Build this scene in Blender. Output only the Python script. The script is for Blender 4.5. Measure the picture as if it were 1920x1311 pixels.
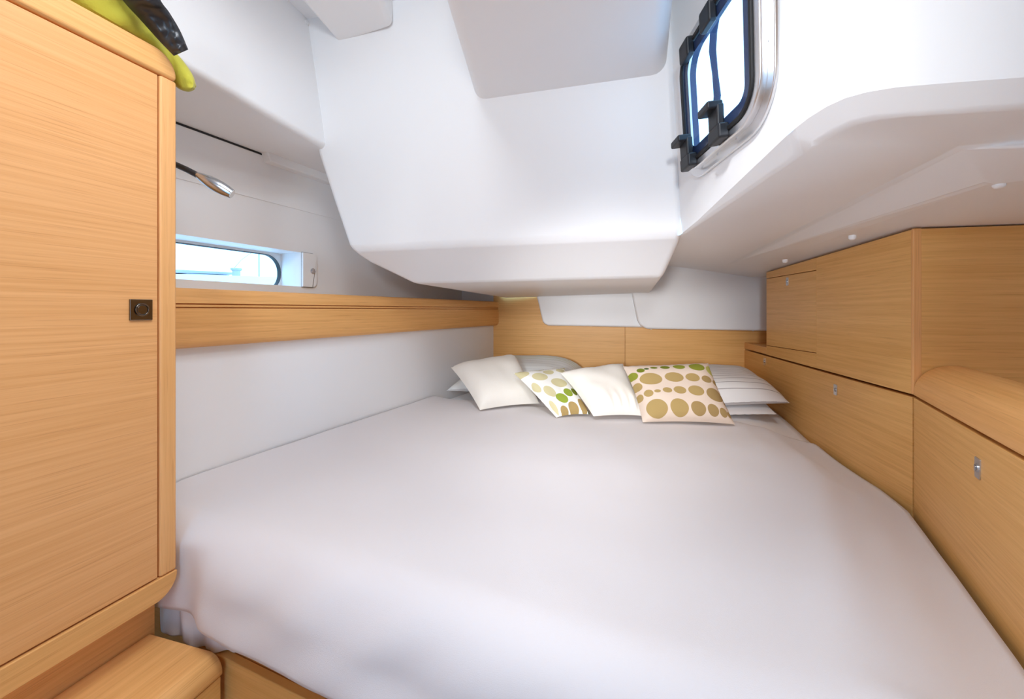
import bpy, bmesh, math, random
from mathutils import Vector, Matrix, noise
from mathutils.geometry import tessellate_polygon

random.seed(7)
for o in list(bpy.data.objects):
    bpy.data.objects.remove(o, do_unlink=True)
SC = bpy.context.scene
COL = SC.collection
EYE = 1.25            # camera height above the cabin sole, metres
F, CX, HZ = 800.0, 960.0, 582.0   # focal length, centre column, horizon row of the photograph in pixels

# ------------------------------------------------------------------ camera
cam = bpy.data.cameras.new('camera')
cam.sensor_fit = 'HORIZONTAL'; cam.sensor_width = 36.0
cam.lens = F / 1920 * 36.0
cam.shift_y = (HZ - 655.5) / 1920
cam.clip_start = 0.02
camo = bpy.data.objects.new('camera', cam); COL.objects.link(camo)
camo.location = (0, 0, EYE); camo.rotation_euler = (math.pi / 2, 0, 0)
SC.camera = camo

# ------------------------------------------------------------------ world, lights, exposure
SC.view_settings.view_transform = 'Standard'; SC.view_settings.look = 'None'
SC.view_settings.gamma = 1.0; SC.view_settings.use_curve_mapping = False
SC.view_settings.exposure = 0.38
SC.cycles.max_bounces = 14; SC.cycles.diffuse_bounces = 8
w = bpy.data.worlds.new('sky'); SC.world = w; w.use_nodes = True
bg = w.node_tree.nodes['Background']
bg.inputs[0].default_value = (0.34, 0.64, 1.0, 1); bg.inputs[1].default_value = 3.2

def area(name, loc, rot, sx, sy, power, col):
    l = bpy.data.lights.new(name, 'AREA'); l.shape = 'RECTANGLE'; l.size = sx; l.size_y = sy
    l.energy = power; l.color = col
    o = bpy.data.objects.new(name, l); COL.objects.link(o); o.location = loc; o.rotation_euler = rot
    return o
# daylight falling in through the deck hatch over the berth
area('hatch_light', (-.285, .47, EYE + 1.045), (0, 0, 0), .24, .60, 6.8, (.945, .97, 1.0))
# round dome lamp on the deckhead above the photographer
dome = area('dome_light', (.03, .16, EYE + 1.02), (0, 0, 0), .26, .26, 7.2, (.955, .975, 1.0)); dome.data.shape = 'DISK'
# unseen fill spots added to brighten the berth: one overhead, two behind the camera
sl = bpy.data.lights.new('berth_fill_spot', 'SPOT'); sl.energy = 30; sl.color = (.955, .975, 1.0); sl.spot_size = math.radians(62); sl.spot_blend = .8; sl.shadow_soft_size = .04
so = bpy.data.objects.new('berth_fill_spot', sl); COL.objects.link(so); so.location = (-.10, .22, EYE + 1.0)
sl2 = bpy.data.lights.new('rear_fill_spot', 'SPOT'); sl2.energy = 56; sl2.color = (.955, .975, 1.0); sl2.spot_size = math.radians(54); sl2.spot_blend = .55; sl2.shadow_soft_size = .12
so2 = bpy.data.objects.new('rear_fill_spot', sl2); COL.objects.link(so2); so2.location = (-.20, -1.2, EYE + .50)
so2.rotation_euler = (Vector((.16, 2.0, EYE + .50)) - Vector(so2.location)).to_track_quat('-Z', 'Y').to_euler()
sl3 = bpy.data.lights.new('pillow_fill_spot', 'SPOT'); sl3.energy = 185; sl3.color = (.955, .975, 1.0); sl3.spot_size = math.radians(25); sl3.spot_blend = .8; sl3.shadow_soft_size = .10
so3 = bpy.data.objects.new('pillow_fill_spot', sl3); COL.objects.link(so3); so3.location = (-.45, -1.2, EYE + .12)
so3.rotation_euler = (Vector((.62, 2.6, EYE - .32)) - Vector(so3.location)).to_track_quat('-Z', 'Y').to_euler()
so.rotation_euler = (Vector((.45, 2.3, EYE - .35)) - Vector(so.location)).to_track_quat('-Z', 'Y').to_euler()

# ------------------------------------------------------------------ helpers
def W(px, py, Y):
    return Vector(((px - CX) / F * Y, Y, EYE + (HZ - py) / F * Y))
def ray(px, py):
    return Vector(((px - CX) / F, 1.0, (HZ - py) / F))
CAMP = Vector((0, 0, EYE))
def on_plane(px, py, p0, n):
    d = ray(px, py)
    return CAMP + d * ((p0 - CAMP).dot(n) / d.dot(n))
def E(x, y, z):                       # heights given from the eye
    return Vector((x, y, EYE + z))

MW = {}
def inv(p):
    return MW[p.name].inverted() if p is not None else Matrix.Identity(4)
def setp(o, label=None, cat=None, group=None, kind=None):
    if label: o['label'] = label
    if cat: o['category'] = cat
    if group: o['group'] = group
    if kind: o['kind'] = kind
    return o
def empty(name, loc=(0, 0, 0), rz=0.0, **k):
    o = bpy.data.objects.new(name, None); COL.objects.link(o)
    o.location = loc; o.rotation_euler = (0, 0, rz); o.empty_display_size = .05
    MW[o.name] = Matrix.Translation(Vector(loc)) @ Matrix.Rotation(rz, 4, 'Z')
    return setp(o, **k)
def link(name, me, mat, parent=None, bevel=0, seg=2, smooth=True, sub=0, solid=0, angle=30, **k):
    """me holds WORLD coordinates; it is brought into the parent's space."""
    o = bpy.data.objects.new(name, me); COL.objects.link(o)
    if parent is not None:
        me.transform(inv(parent)); o.parent = parent
        MW[o.name] = MW[parent.name]
    else:
        MW[o.name] = Matrix.Identity(4)
    for m in (mat if isinstance(mat, (list, tuple)) else [mat]):
        me.materials.append(m)
    if smooth:
        for p in me.polygons: p.use_smooth = True
    if solid:
        m = o.modifiers.new('solid', 'SOLIDIFY'); m.thickness = solid; m.offset = -1
    if bevel:
        m = o.modifiers.new('bevel', 'BEVEL'); m.width = bevel; m.segments = seg
        m.limit_method = 'ANGLE'; m.angle_limit = math.radians(angle); m.harden_normals = True
    elif smooth and not sub:
        me.set_sharp_from_angle(angle=math.radians(40))
    if sub:
        m = o.modifiers.new('sub', 'SUBSURF'); m.levels = sub; m.render_levels = sub
    return setp(o, **k)
def mesh(name, vs, fs, fix=True):
    me = bpy.data.meshes.new(name); me.from_pydata([tuple(v) for v in vs], [], fs); me.update()
    if fix:
        bm = bmesh.new(); bm.from_mesh(me)
        bmesh.ops.recalc_face_normals(bm, faces=bm.faces); bm.to_mesh(me); bm.free()
    return me
def prism(name, a, b, caps=True):
    """two loops of equal length joined"""
    n = len(a); fs = [[i, (i + 1) % n, n + (i + 1) % n, n + i] for i in range(n)]
    if caps: fs += [list(range(n)), list(range(n, 2 * n))]
    return mesh(name, list(a) + list(b), fs)
def triangulated(me):
    bm = bmesh.new(); bm.from_mesh(me); bmesh.ops.triangulate(bm, faces=bm.faces); bm.to_mesh(me); bm.free(); return me

class Frame:
    """u runs along a vertical face, w comes out of it into the room, z is counted from the eye"""
    def __init__(s, x, y, ux, uy, side):
        l = math.hypot(ux, uy); s.o = Vector((x, y, EYE)); s.u = Vector((ux / l, uy / l, 0))
        s.w = Vector((s.u.y, -s.u.x, 0)) * side; s.rz = math.atan2(uy, ux)
    def p(s, u, w, z):
        return s.o + s.u * u + s.w * w + Vector((0, 0, z))
    def uz(s, px, py, w=0.0):
        q = on_plane(px, py, s.o + s.w * w, s.w) - s.o
        return q.dot(s.u), q.z
    def box(s, name, u0, u1, w0, w1, z0, z1):
        a = [s.p(u, w0, z) for u, z in ((u0, z0), (u1, z0), (u1, z1), (u0, z1))]
        b = [s.p(u, w1, z) for u, z in ((u0, z0), (u1, z0), (u1, z1), (u0, z1))]
        return prism(name, a, b)
    def slab(s, name, pts, w0, w1):
        return prism(name, [s.p(u, w0, z) for u, z in pts], [s.p(u, w1, z) for u, z in pts])
    def sweep(s, name, prof, u0, u1):
        """profile of (w, z) swept along u"""
        return prism(name, [s.p(u0, w_, z) for w_, z in prof], [s.p(u1, w_, z) for w_, z in prof])

def join(name, parts):
    bm = bmesh.new()
    for m in parts: bm.from_mesh(m)
    me = bpy.data.meshes.new(name); bm.to_mesh(me); bm.free()
    for m in parts: bpy.data.meshes.remove(m)
    return me
def tube(name, pts, rad, n=12, caps=True, flat=1.0):
    pts = [Vector(p) for p in pts]; rads = rad if isinstance(rad, (list, tuple)) else [rad] * len(pts)
    vs, fs = [], []
    up = Vector((0, 0, 1))
    for i, p in enumerate(pts):
        t = (pts[min(i + 1, len(pts) - 1)] - pts[max(i - 1, 0)]).normalized()
        a = t.cross(up)
        a = a.normalized() if a.length > 1e-4 else Vector((1, 0, 0)); b = t.cross(a).normalized()
        for k in range(n):
            q = 2 * math.pi * k / n
            vs.append(p + (a * math.cos(q) + b * math.sin(q) * flat) * rads[i])
    for i in range(len(pts) - 1):
        for k in range(n):
            fs.append([i * n + k, i * n + (k + 1) % n, (i + 1) * n + (k + 1) % n, (i + 1) * n + k])
    if caps: fs += [list(range(n)), list(range((len(pts) - 1) * n, len(pts) * n))]
    return mesh(name, vs, fs)
def cyl(name, p, axis, r, h, n=20):
    axis = Vector(axis).normalized(); p = Vector(p)
    return tube(name, [p, p + axis * h], r, n)
def rr(cx, cz, hw, hz, r, n=6):
    """rounded rectangle outline"""
    out = []
    for sx, sz, a0 in ((1, 1, 0), (-1, 1, 90), (-1, -1, 180), (1, -1, 270)):
        for k in range(n + 1):
            a = math.radians(a0 + 90 * k / n)
            out.append((cx + sx * (hw - r) + r * math.cos(a), cz + sz * (hz - r) + r * math.sin(a)))
    return out
def ring(name, outer, inner, f0, f1):
    """band between two outlines of equal length, from depth function f0 to f1"""
    n = len(outer)
    vs = [f0(*p) for p in outer] + [f0(*p) for p in inner] + [f1(*p) for p in outer] + [f1(*p) for p in inner]
    fs = []
    for i in range(n):
        j = (i + 1) % n
        fs += [[i, j, n + j, n + i], [2 * n + i, 2 * n + j, 3 * n + j, 3 * n + i],
               [i, j, 2 * n + j, 2 * n + i], [n + i, n + j, 3 * n + j, 3 * n + i]]
    return mesh(name, vs, fs)
def sm(x):
    x = max(0.0, min(1.0, x)); return x * x * (3 - 2 * x)

# ------------------------------------------------------------------ materials
def mat(name, col, rough=.5, metal=0.0, spec=.5, bump=0, bscale=60, sheen=0):
    m = bpy.data.materials.new(name); m.use_nodes = True; nt = m.node_tree; b = nt.nodes['Principled BSDF']
    b.inputs['Base Color'].default_value = (*col, 1); b.inputs['Roughness'].default_value = rough
    b.inputs['Metallic'].default_value = metal; b.inputs['Specular IOR Level'].default_value = spec
    if sheen: b.inputs['Sheen Weight'].default_value = sheen
    if bump:
        tc = nt.nodes.new('ShaderNodeTexCoord'); n = nt.nodes.new('ShaderNodeTexNoise'); bp = nt.nodes.new('ShaderNodeBump')
        n.inputs['Scale'].default_value = bscale; n.inputs['Detail'].default_value = 3
        nt.links.new(tc.outputs['Object'], n.inputs['Vector']); nt.links.new(n.outputs['Fac'], bp.inputs['Height'])
        bp.inputs['Strength'].default_value = bump; bp.inputs['Distance'].default_value = .002
        nt.links.new(bp.outputs['Normal'], b.inputs['Normal'])
    return m
def wood(name, scale, c0=(.83, .475, .165), c1=(.71, .370, .105), rough=.42, rot=(0, 0, 0)):
    """veneer: fine grain stretched along the direction of the small scale"""
    m = bpy.data.materials.new(name); m.use_nodes = True; nt = m.node_tree; N = nt.nodes; L = nt.links
    b = N['Principled BSDF']; tc = N.new('ShaderNodeTexCoord'); info = N.new('ShaderNodeObjectInfo')
    mp = N.new('ShaderNodeMapping'); mp.inputs['Scale'].default_value = scale; mp.inputs['Rotation'].default_value = rot
    mul = N.new('ShaderNodeVectorMath'); mul.operation = 'SCALE'; mul.inputs[0].default_value = (9, 5, 17)
    L.new(info.outputs['Random'], mul.inputs['Scale']); L.new(mul.outputs[0], mp.inputs['Location'])
    L.new(tc.outputs['Object'], mp.inputs['Vector'])
    n1 = N.new('ShaderNodeTexNoise'); n1.inputs['Scale'].default_value = 1; n1.inputs['Detail'].default_value = 5; n1.inputs['Roughness'].default_value = .6
    n2 = N.new('ShaderNodeTexNoise'); n2.inputs['Scale'].default_value = 4.5; n2.inputs['Detail'].default_value = 2
    L.new(mp.outputs[0], n1.inputs['Vector']); L.new(mp.outputs[0], n2.inputs['Vector'])
    r1 = N.new('ShaderNodeValToRGB'); r1.color_ramp.elements[0].position = .3; r1.color_ramp.elements[0].color = (*c1, 1)
    r1.color_ramp.elements[1].position = .68; r1.color_ramp.elements[1].color = (*c0, 1)
    L.new(n1.outputs['Fac'], r1.inputs[0])
    r2 = N.new('ShaderNodeValToRGB'); r2.color_ramp.elements[0].position = .28; r2.color_ramp.elements[0].color = (.70, .62, .55, 1)
    r2.color_ramp.elements[1].position = .42; r2.color_ramp.elements[1].color = (1, 1, 1, 1)
    L.new(n2.outputs['Fac'], r2.inputs[0])
    mx = N.new('ShaderNodeMix'); mx.data_type = 'RGBA'; mx.blend_type = 'MULTIPLY'; mx.inputs[0].default_value = .5
    L.new(r1.outputs[0], mx.inputs[6]); L.new(r2.outputs[0], mx.inputs[7]); L.new(mx.outputs[2], b.inputs['Base Color'])
    b.inputs['Roughness'].default_value = rough; b.inputs['Specular IOR Level'].default_value = .35
    bp = N.new('ShaderNodeBump'); bp.inputs['Strength'].default_value = .08; bp.inputs['Distance'].default_value = .001
    L.new(n2.outputs['Fac'], bp.inputs['Height']); L.new(bp.outputs['Normal'], b.inputs['Normal'])
    return m
def glass(name, col, gloss=.08):
    m = bpy.data.materials.new(name); m.use_nodes = True; nt = m.node_tree; N = nt.nodes
    for x in list(N): N.remove(x)
    out = N.new('ShaderNodeOutputMaterial'); t = N.new('ShaderNodeBsdfTransparent'); g = N.new('ShaderNodeBsdfGlossy')
    t.inputs[0].default_value = (*col, 1); g.inputs['Roughness'].default_value = .02; mx = N.new('ShaderNodeMixShader')
    mx.inputs[0].default_value = gloss
    nt.links.new(t.outputs[0], mx.inputs[1]); nt.links.new(g.outputs[0], mx.inputs[2]); nt.links.new(mx.outputs[0], out.inputs[0])
    return m

WOOD_H = wood('veneer_horizontal_grain', (2.0, 2.0, 120))
WOOD_V = wood('veneer_vertical_grain', (120, 120, 2.0), (.82, .430, .170), (.72, .355, .120))
WOOD_X = wood('veneer_lengthwise_grain', (2.0, 110, 110), (.82, .440, .160), (.70, .350, .110))     # grain along the local x axis
WHITE = mat('white_gelcoat', (.86, .86, .862), .38, spec=.4, bump=.05, bscale=220)
LINER = mat('white_vinyl_liner', (.84, .84, .845), .55, bump=.08, bscale=400)
SHEET = mat('white_cotton_sheet', (.84, .825, .83), .9, spec=.15, bump=.15, bscale=700, sheen=.1)
SPREAD = mat('white_fleece_bedspread', (.71, .675, .68), .95, spec=.1, bump=.2, bscale=900, sheen=.15)
CREAM = mat('cream_cotton', (.86, .82, .75), .9, spec=.15, bump=.3, bscale=380, sheen=.1)
STEEL = mat('brushed_steel', (.62, .62, .63), .28, 1.0)
CHROME = mat('chrome', (.80, .80, .82), .08, 1.0)
BRONZE = mat('dark_polished_metal', (.20, .175, .15), .16, 1.0)
ALU = mat('satin_aluminium', (.80, .80, .81), .30, 1.0)
BLACK = mat('black_plastic', (.012, .014, .018), .4)
RUBBER = mat('black_rubber', (.012, .012, .013), .55)
GLASS = glass('clear_window_glass', (.97, .99, 1))
ACRYLIC = glass('tinted_acrylic', (.93, .96, 1.0), .05)
NAVY = mat('navy_tinted_border', (.03, .05, .12), .15)
GAP = mat('dark_gap', (.03, .02, .012), .9)

# ------------------------------------------------------------------ setting: shell
hull = Frame(-1.134, 1.435, .41, 1.0, 1)           # wall with the long window, above the shelf
berth = Frame(-.975, 1.238, .43, 1.0, 1)           # padded hull panel beside the bed
head = Frame(-.107, 3.176, 1.0, -.216, 1)          # wooden panel at the head of the bed
aft = Frame(1.204, 1.28, .216, 1.0, -1)            # cupboards along the right of the bed
fwd = Frame(1.204, 1.28, -.505, -.863, 1)          # lower cupboard coming forward on the right
lock = Frame(-.7627, .97, .284, 1.0, 1)            # hanging locker on the left
if head.w.y > 0: head.w = -head.w

link('floor', mesh('floor', [(-1.9, -1.3, 0), (2.2, -1.3, 0), (2.2, 3.6, 0), (-1.9, 3.6, 0)], [[0, 1, 2, 3]]),
     wood('sole_planks', (70, 2, 70), (.42, .24, .1), (.3, .15, .06)), label='varnished wooden cabin sole', kind='structure')
wfv, wff = [], []
for x0, x1, z0, z1 in ((-1.9, -.68, 0, 2.4), (-.02, 2.2, 0, 2.4), (-.68, -.02, 2.10, 2.4)):
    k0 = len(wfv); wfv += [(x0, -1.3, z0), (x1, -1.3, z0), (x1, -1.3, z1), (x0, -1.3, z1)]; wff.append([k0, k0 + 1, k0 + 2, k0 + 3])
link('wall_front', mesh('wall_front', wfv, wff), WOOD_H, label='wooden bulkhead with the cabin door behind the photographer', kind='structure')
link('wall_right', prism('wall_right', [(2.14, -1.3, 0), (2.14, 3.6, 0), (2.14, 3.6, EYE + .30), (2.14, .6, EYE + .30), (2.14, .6, 2.4), (2.14, -1.3, 2.4)],
                         [(2.19, -1.3, 0), (2.19, 3.6, 0), (2.19, 3.6, EYE + .30), (2.19, .6, EYE + .30), (2.19, .6, 2.4), (2.19, -1.3, 2.4)]), WHITE,
     label='white inner wall behind the right-hand cupboards', kind='structure')

# hull wall with window opening
wl = empty('wall_left', hull.p(0, 0, -EYE), hull.rz, label='white hull wall above the shelf on the left', kind='structure')
WU0, WU1, WZ0, WZ1 = -.62, .508, .106, .258
parts = []
for u0, u1, z0, z1 in ((-3.0, 2.35, WZ1, .70), (-3.0, 2.35, -1.25, WZ0), (-3.0, WU0, WZ0, WZ1), (WU1, 2.35, WZ0, WZ1)):
    parts.append(mesh('q', [hull.p(u0, 0, z0), hull.p(u1, 0, z0), hull.p(u1, 0, z1), hull.p(u0, 0, z1)], [[0, 1, 2, 3]]))
link('hull_liner', join('hull_liner', parts), LINER, wl, smooth=False)
# thin applied sheet above the window: its lower edge is the fine seam
u0, z0 = hull.uz(327, 333); u1, z1 = hull.uz(630, 412)
link('upper_liner', hull.box('upper_liner', -3.0, 2.3, .0004, .003, (z0 + z1) / 2, .69), LINER, wl, bevel=.001)
win = empty('window_1', hull.p(0, 0, WZ0), hull.rz, label='long low hull window with deep blue-lit recess above the shelf', kind='structure')
D_ = -.125
rev = []
for (ua, za), (ub, zb) in (((WU0, WZ1), (WU1, WZ1)), ((WU1, WZ1), (WU1, WZ0)), ((WU1, WZ0), (WU0, WZ0)), ((WU0, WZ0), (WU0, WZ1))):
    rev.append(mesh('q', [hull.p(ua, 0, za), hull.p(ub, 0, zb), hull.p(ub, D_, zb), hull.p(ua, D_, za)], [[0, 1, 2, 3]]))
link('recess', join('recess', rev), WHITE, win, smooth=False)
wc, wh = (WU0 + WU1) / 2, (WU1 - WU0) / 2
op = rr(wc, (WZ0 + WZ1) / 2 - .014, wh - .002, (WZ1 - WZ0) / 2 + .004, .075, 8)
outl = rr(wc, (WZ0 + WZ1) / 2, wh + .05, (WZ1 - WZ0) / 2 + .05, .03, 8)
link('window_frame', ring('window_frame', outl, op, lambda u, z: hull.p(u, D_, z), lambda u, z: hull.p(u, D_ - .02, z)), WHITE, win)
op2 = rr(wc, (WZ0 + WZ1) / 2 - .014, wh - .004, (WZ1 - WZ0) / 2 + .002, .073, 8)
link('gasket', ring('gasket', op, op2, lambda u, z: hull.p(u, D_ + .002, z), lambda u, z: hull.p(u, D_ - .02, z)), RUBBER, win)
link('pane', mesh('pane', [hull.p(u, D_ - .012, z) for u, z in op], [list(range(len(op)))]), GLASS, win)
pl = [(WU1 + .0, WZ0), (WU1 + .055, WZ0)] + [(WU1 + .075 - .022 + .022 * math.cos(a), WZ0 + .022 + .022 * math.sin(a)) for a in [math.radians(-90 + 15 * i) for i in range(7)]] \
    + [(WU1 + .075 - .022 + .022 * math.cos(a), WZ1 - .022 + .022 * math.sin(a)) for a in [math.radians(15 * i) for i in range(7)]] + [(WU1, WZ1)]
link('plate_shadow_line', hull.slab('plate_shadow_line', [(u + (.004 if u > WU1 + .001 else 0), z + (.003 if z > (WZ0 + WZ1) / 2 else -.003)) for u, z in pl], .0002, .003), mat('grey_shadow_line', (.25, .25, .26), .6), win)  # dark grey underlay painting the shadow line around the end plate
ep = link('end_plate', hull.slab('end_plate', pl, .0005, .012), WHITE, win, bevel=.004, seg=3)
q = hull.p(WU1 + .05, .012, (WZ0 + WZ1) / 2 - .003)
link('bolt', join('bolt', [cyl('c', q, hull.w, .0125, .004, 18), cyl('c', q + hull.w * .004, hull.w, .008, .008, 6)]), CHROME, win)

# head of the berth: wooden panel in two sheets, and the white covers above it
wb = empty('wall_back', head.p(0, 0, -EYE), head.rz, label='wooden bulkhead at the head of the bed', kind='structure')
hu = lambda px: head.uz(px, 640)[0]
link('panel', head.box('panel', hu(925), hu(1171.8), -.02, 0, -1.2, .30), WOOD_H, wb, bevel=.0015)
link('panel', head.box('panel', hu(1172.2), hu(1560), -.02, 0, -1.2, .30), WOOD_H, wb, bevel=.0015)
link('bulkhead', head.slab('bulkhead', [(-1.6, -1.25), (2.3, -1.25), (2.3, .45), (.15, .45), (.15, 1.2), (-1.6, 1.2)], -.08, -.03), WHITE, wb)
def cover(name, w, pix, lab=None):
    pts = [head.uz(x, y, w) for x, y in pix]
    return link(name, head.slab(name, pts, .001, w), WHITE, wb, bevel=.014, seg=3)
cover('cover_panel', .030, [(1000, 530), (1017, 603), (1021, 608), (1028, 611), (1215, 614.5), (1215, 530)])
cover('cover_panel', .075, [(1181, 530), (1195, 600), (1200, 610), (1212, 617), (1500, 622), (1500, 480), (1181, 480)])
for px, py, w_ in ((1108, 611.5, .018), (1221, 617, .05), (1412, 620, .05)):
    u, z = head.uz(px, py, w_)
    link('screw_cap', cyl('screw_cap', head.p(u, w_, z + .006), (0, 0, -1), .006, .009, 12), WHITE, wb)

# ------------------------------------------------------------------ setting: moulded white deckhead
ce = empty('ceiling', (0, 0, EYE), 0, label='moulded white deckhead with the cockpit well hanging over the bed', kind='structure')
# plane of the well's front face
AX, AZ, AC = -.281, -.25, 1.62482
AN = Vector((-AX, 1, -AZ)).normalized(); AP = E(0, AC, 0)
aY = lambda x, z: AC + AX * x + AZ * z
CL, CR = E(-.667, 1.75, .249), E(.562, 1.405, .249)
BL, BR = E(-.449, 1.95, .122), E(.564, 1.60, .122)
bn = (CR - CL).cross(BR - CL).normalized()
T = on_plane(1265, 125, AP, AN)
TR = CR + (T - CR) * ((1.15 - .249) / (T.z - CR.z))
TL = E(-.80, aY(-.80, 1.15), 1.15)
L1 = on_plane(594, 286, AP, AN)
L2 = on_plane(627, 386, AP, AN)
BM1 = on_plane(664, 474, CL, bn); BM = on_plane(690, 491, CL, bn)
frontloop = [TL, L1, L2, CL, BM, BL, BR, CR, TR]
def back(v, y, z=None, k=.28):
    return Vector((v.x + k * (y - v.y), y, v.z if z is None else EYE + z))
backloop = [back(TL, 3.25), back(L1, 3.25), back(L2, 3.25), back(CL, 3.25), back(BM, 3.25), E(-.058, 3.14, .092), E(.97, 3.0, .118), back(CR, 3.2), back(TR, 3.2)]
n = len(frontloop); vs = frontloop + backloop
fs = [[i, i + 1, n + i + 1, n + i] for i in range(n - 1)] + [[0, 1, 2, 3, 7, 8], [3, 4, 5, 6, 7]]
link('cockpit_well', mesh('cockpit_well', vs, fs), WHITE, ce, bevel=.022, seg=4, angle=12)
# overhead box whose flat underside comes towards the viewer
c0, c1 = on_plane(890, 200, AP, AN), on_plane(1250, 124, AP, AN)
zc = (c0.z + c1.z) / 2 - EYE
c2 = CAMP + ray(1264, 0) * (zc / ray(1264, 0).z); c3 = CAMP + ray(830, 0) * (zc / ray(830, 0).z)
def ext(a, b, t): return a + (b - a) * t
lo = [Vector((v.x, v.y, EYE + zc)) for v in (ext(c3, c0, 1.3), ext(c2, c1, 1.3), ext(c1, c2, 2.2), ext(c0, c3, 1.9))]
hi_ = [v + Vector((0, 0, .5)) for v in lo]
link('overhead_box', prism('overhead_box', lo, hi_), WHITE, ce, bevel=.042, seg=5)
# beam at the left of it
gz = .985
g = [CAMP + ray(x, y) * (gz / ray(x, y).z) for x, y in ((628, 75), (735, 46), (718, 0), (562, 0))]
g = [ext(g[3], g[0], 1.15), ext(g[2], g[1], 1.15), ext(g[1], g[2], 5), ext(g[0], g[3], 4.0)]
g = [Vector((v.x, v.y, EYE + gz)) for v in g]
link('deck_beam', prism('deck_beam', g, [v + Vector((0, 0, .3)) for v in g]), WHITE, ce, bevel=.02, seg=4)
# side deck over the hull shelf: flat underside and the coaming face rising from its edge
sz = .635
e0 = CAMP + ray(356, 131) * (sz / ray(356, 131).z); e1 = CAMP + ray(594, 268) * (sz / ray(594, 268).z)
s0, s1 = ext(e1, e0, 4.2), ext(e0, e1, 3.4)
h0, h1 = hull.p(-3.0, -.12, sz), hull.p(2.4, -.12, sz)
lo = [s0, s1, h1, h0]
link('side_deck', prism('side_deck', lo, [v + Vector((0, 0, .55)) for v in lo]), WHITE, ce, bevel=.022, seg=4)
ua, _ = hull.uz(492, 290); ub = 2.3
link('deck_ledge', hull.slab('deck_ledge', [(ua - .012, sz + .01), (ua + .006, sz - .034), (ub, sz - .034), (ub, sz + .01)], -.02, .040), WHITE, ce, bevel=.006, seg=3)
link('shadow_joint', hull.box('shadow_joint', -3.0, ua - .002, -.01, .005, sz - .0075, sz + .002), RUBBER, ce)
for px, py in ((575, 42), (585, 33)):
    fn = (e1 - e0).cross(Vector((0, 0, 1))).normalized()
    q = on_plane(px, py, e0, fn); nn = fn if fn.dot(CAMP - q) > 0 else -fn
    link('screw_cap', cyl('screw_cap', q - nn * .002, nn, .008, .006, 16), WHITE, ce)

# right side: well wall with the opening portlight, its chamfer and the soffit over the cupboards
N1 = W(1482, 248, .87)
dn = (T - CR).cross(N1 - CR).normalized()
if dn.x > 0: dn = -dn
dp = lambda px, py, off=0.0: on_plane(px, py, CR + dn * off, dn)
curve = [(1482, 248, .87), (1515, 222, .842), (1550, 200, .815), (1585, 184, .794), (1625, 173, .777), (1680, 164, .760), (1760, 157, .748), (1920, 145, .735)]
edge = [W(*c) for c in curve]
top = 1.16
def up_d(v):      # go up inside the wall plane
    d = Vector((0, 0, 1)) - dn * dn.z; d = d / d.z
    return v + d * (EYE + top - v.z)
def up_v(v): return Vector((v.x, v.y, EYE + top))
edge.append(edge[-2] + (edge[-1] - edge[-2]) * 7)
# portlight outline in the wall plane
OFF = .030
qa, qb, qc, qd = dp(1288, 308, OFF), dp(1408, 196, OFF), dp(1402, -92, OFF), dp(1276, 112, OFF)
def pq(s, t, off):
    p = qa * (1 - s) * (1 - t) + qb * s * (1 - t) + qc * s * t + qd * (1 - s) * t
    return p + dn * (off - OFF)
PL_W, PL_H = (qb - qa).length, ((qd - qa).length + (qc - qb).length) / 2
def outline(g, r):      # g = growth in metres, r = corner radius; s along the wall, t up
    o = rr(PL_W / 2, PL_H / 2, PL_W / 2 + g, PL_H / 2 + g, r, 8)
    return [(a / PL_W, b / PL_H) for a, b in o]
hole = [pq(s, t, 0) for s, t in outline(.012, .06)]
outer = [CR, N1, up_d(N1), up_d(CR)]
tri = tessellate_polygon([outer, hole]); allv = outer + hole
wf = [list(t) for t in tri]; tops = [up_d(N1)] + [up_d(v) + Vector((.0, .0, 0)) for v in edge[1:]]
base_i = len(allv); allv = allv + edge[1:] + tops[1:]; ne = len(edge) - 1
lo_i = [1] + [base_i + i for i in range(ne)]; hi_i = [2] + [base_i + ne + i for i in range(ne)]
wf += [[lo_i[i], lo_i[i + 1], hi_i[i + 1], hi_i[i]] for i in range(ne)]
link('well_wall', mesh('well_wall', allv, wf), WHITE, ce)
depth = .018
link('portlight_cutout', mesh('portlight_cutout', hole + [v - dn * depth for v in hole],
     [[i, (i + 1) % len(hole), len(hole) + (i + 1) % len(hole), len(hole) + i] for i in range(len(hole))]), NAVY, ce)
band = [W(1300, 441, 1.42)] + [W(x, y, Y) for x, y, Y in ((1497, 292, .895), (1530, 268, .866), (1563, 248, .838), (1597, 233, .816), (1640, 223, .799), (1695, 216, .782), (1775, 211, .770), (1920, 202, .757))]
band.append(band[-2] + (band[-1] - band[-2]) * 7)
l1f, l1c, l1r = W(1380, 492, 2.25), W(1799, 276, .86), W(1920, 268, .84)
l2f, l2c, l2r = W(1463, 482, 2.1), W(1849, 346, .93), W(1920, 338, .90)
R0 = W(1180, 500, 3.3); inner = CR + Vector((-.06, .08, .0))
l1x, l2x = ext(l1c, l1r, 9), ext(l2c, l2r, 9)
cab = [aft.p(-.0, -.02, .250), aft.p(1.25, -.02, .216), aft.p(2.1, -.02, .206), E(2.2, 3.4, .22), E(2.2, .50, .26)]
V = [CR] + edge + band + [l1f, l1c, l1x, l2f, l2c, l2x, R0, inner] + cab
ib = 1 + len(edge); ix = ib + len(band)
L1F, L1C, L1X, L2F, L2C, L2X, IR0, INN, C0, C1, C2, C3, C4 = range(ix, ix + 13)
Fc = [[0, ib, ib + 1, 1]] + [[i, ib + i, ib + i + 1, i + 1] for i in range(1, len(edge))]                       # chamfer
Fc += [[INN, IR0, ib], [0, INN, ib], [ib, IR0, L1F], [ib, L1F, L1C, ib + 1]] + [[ib + i, L1C, ib + i + 1] for i in range(1, len(band) - 2)]   # soffit
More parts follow.
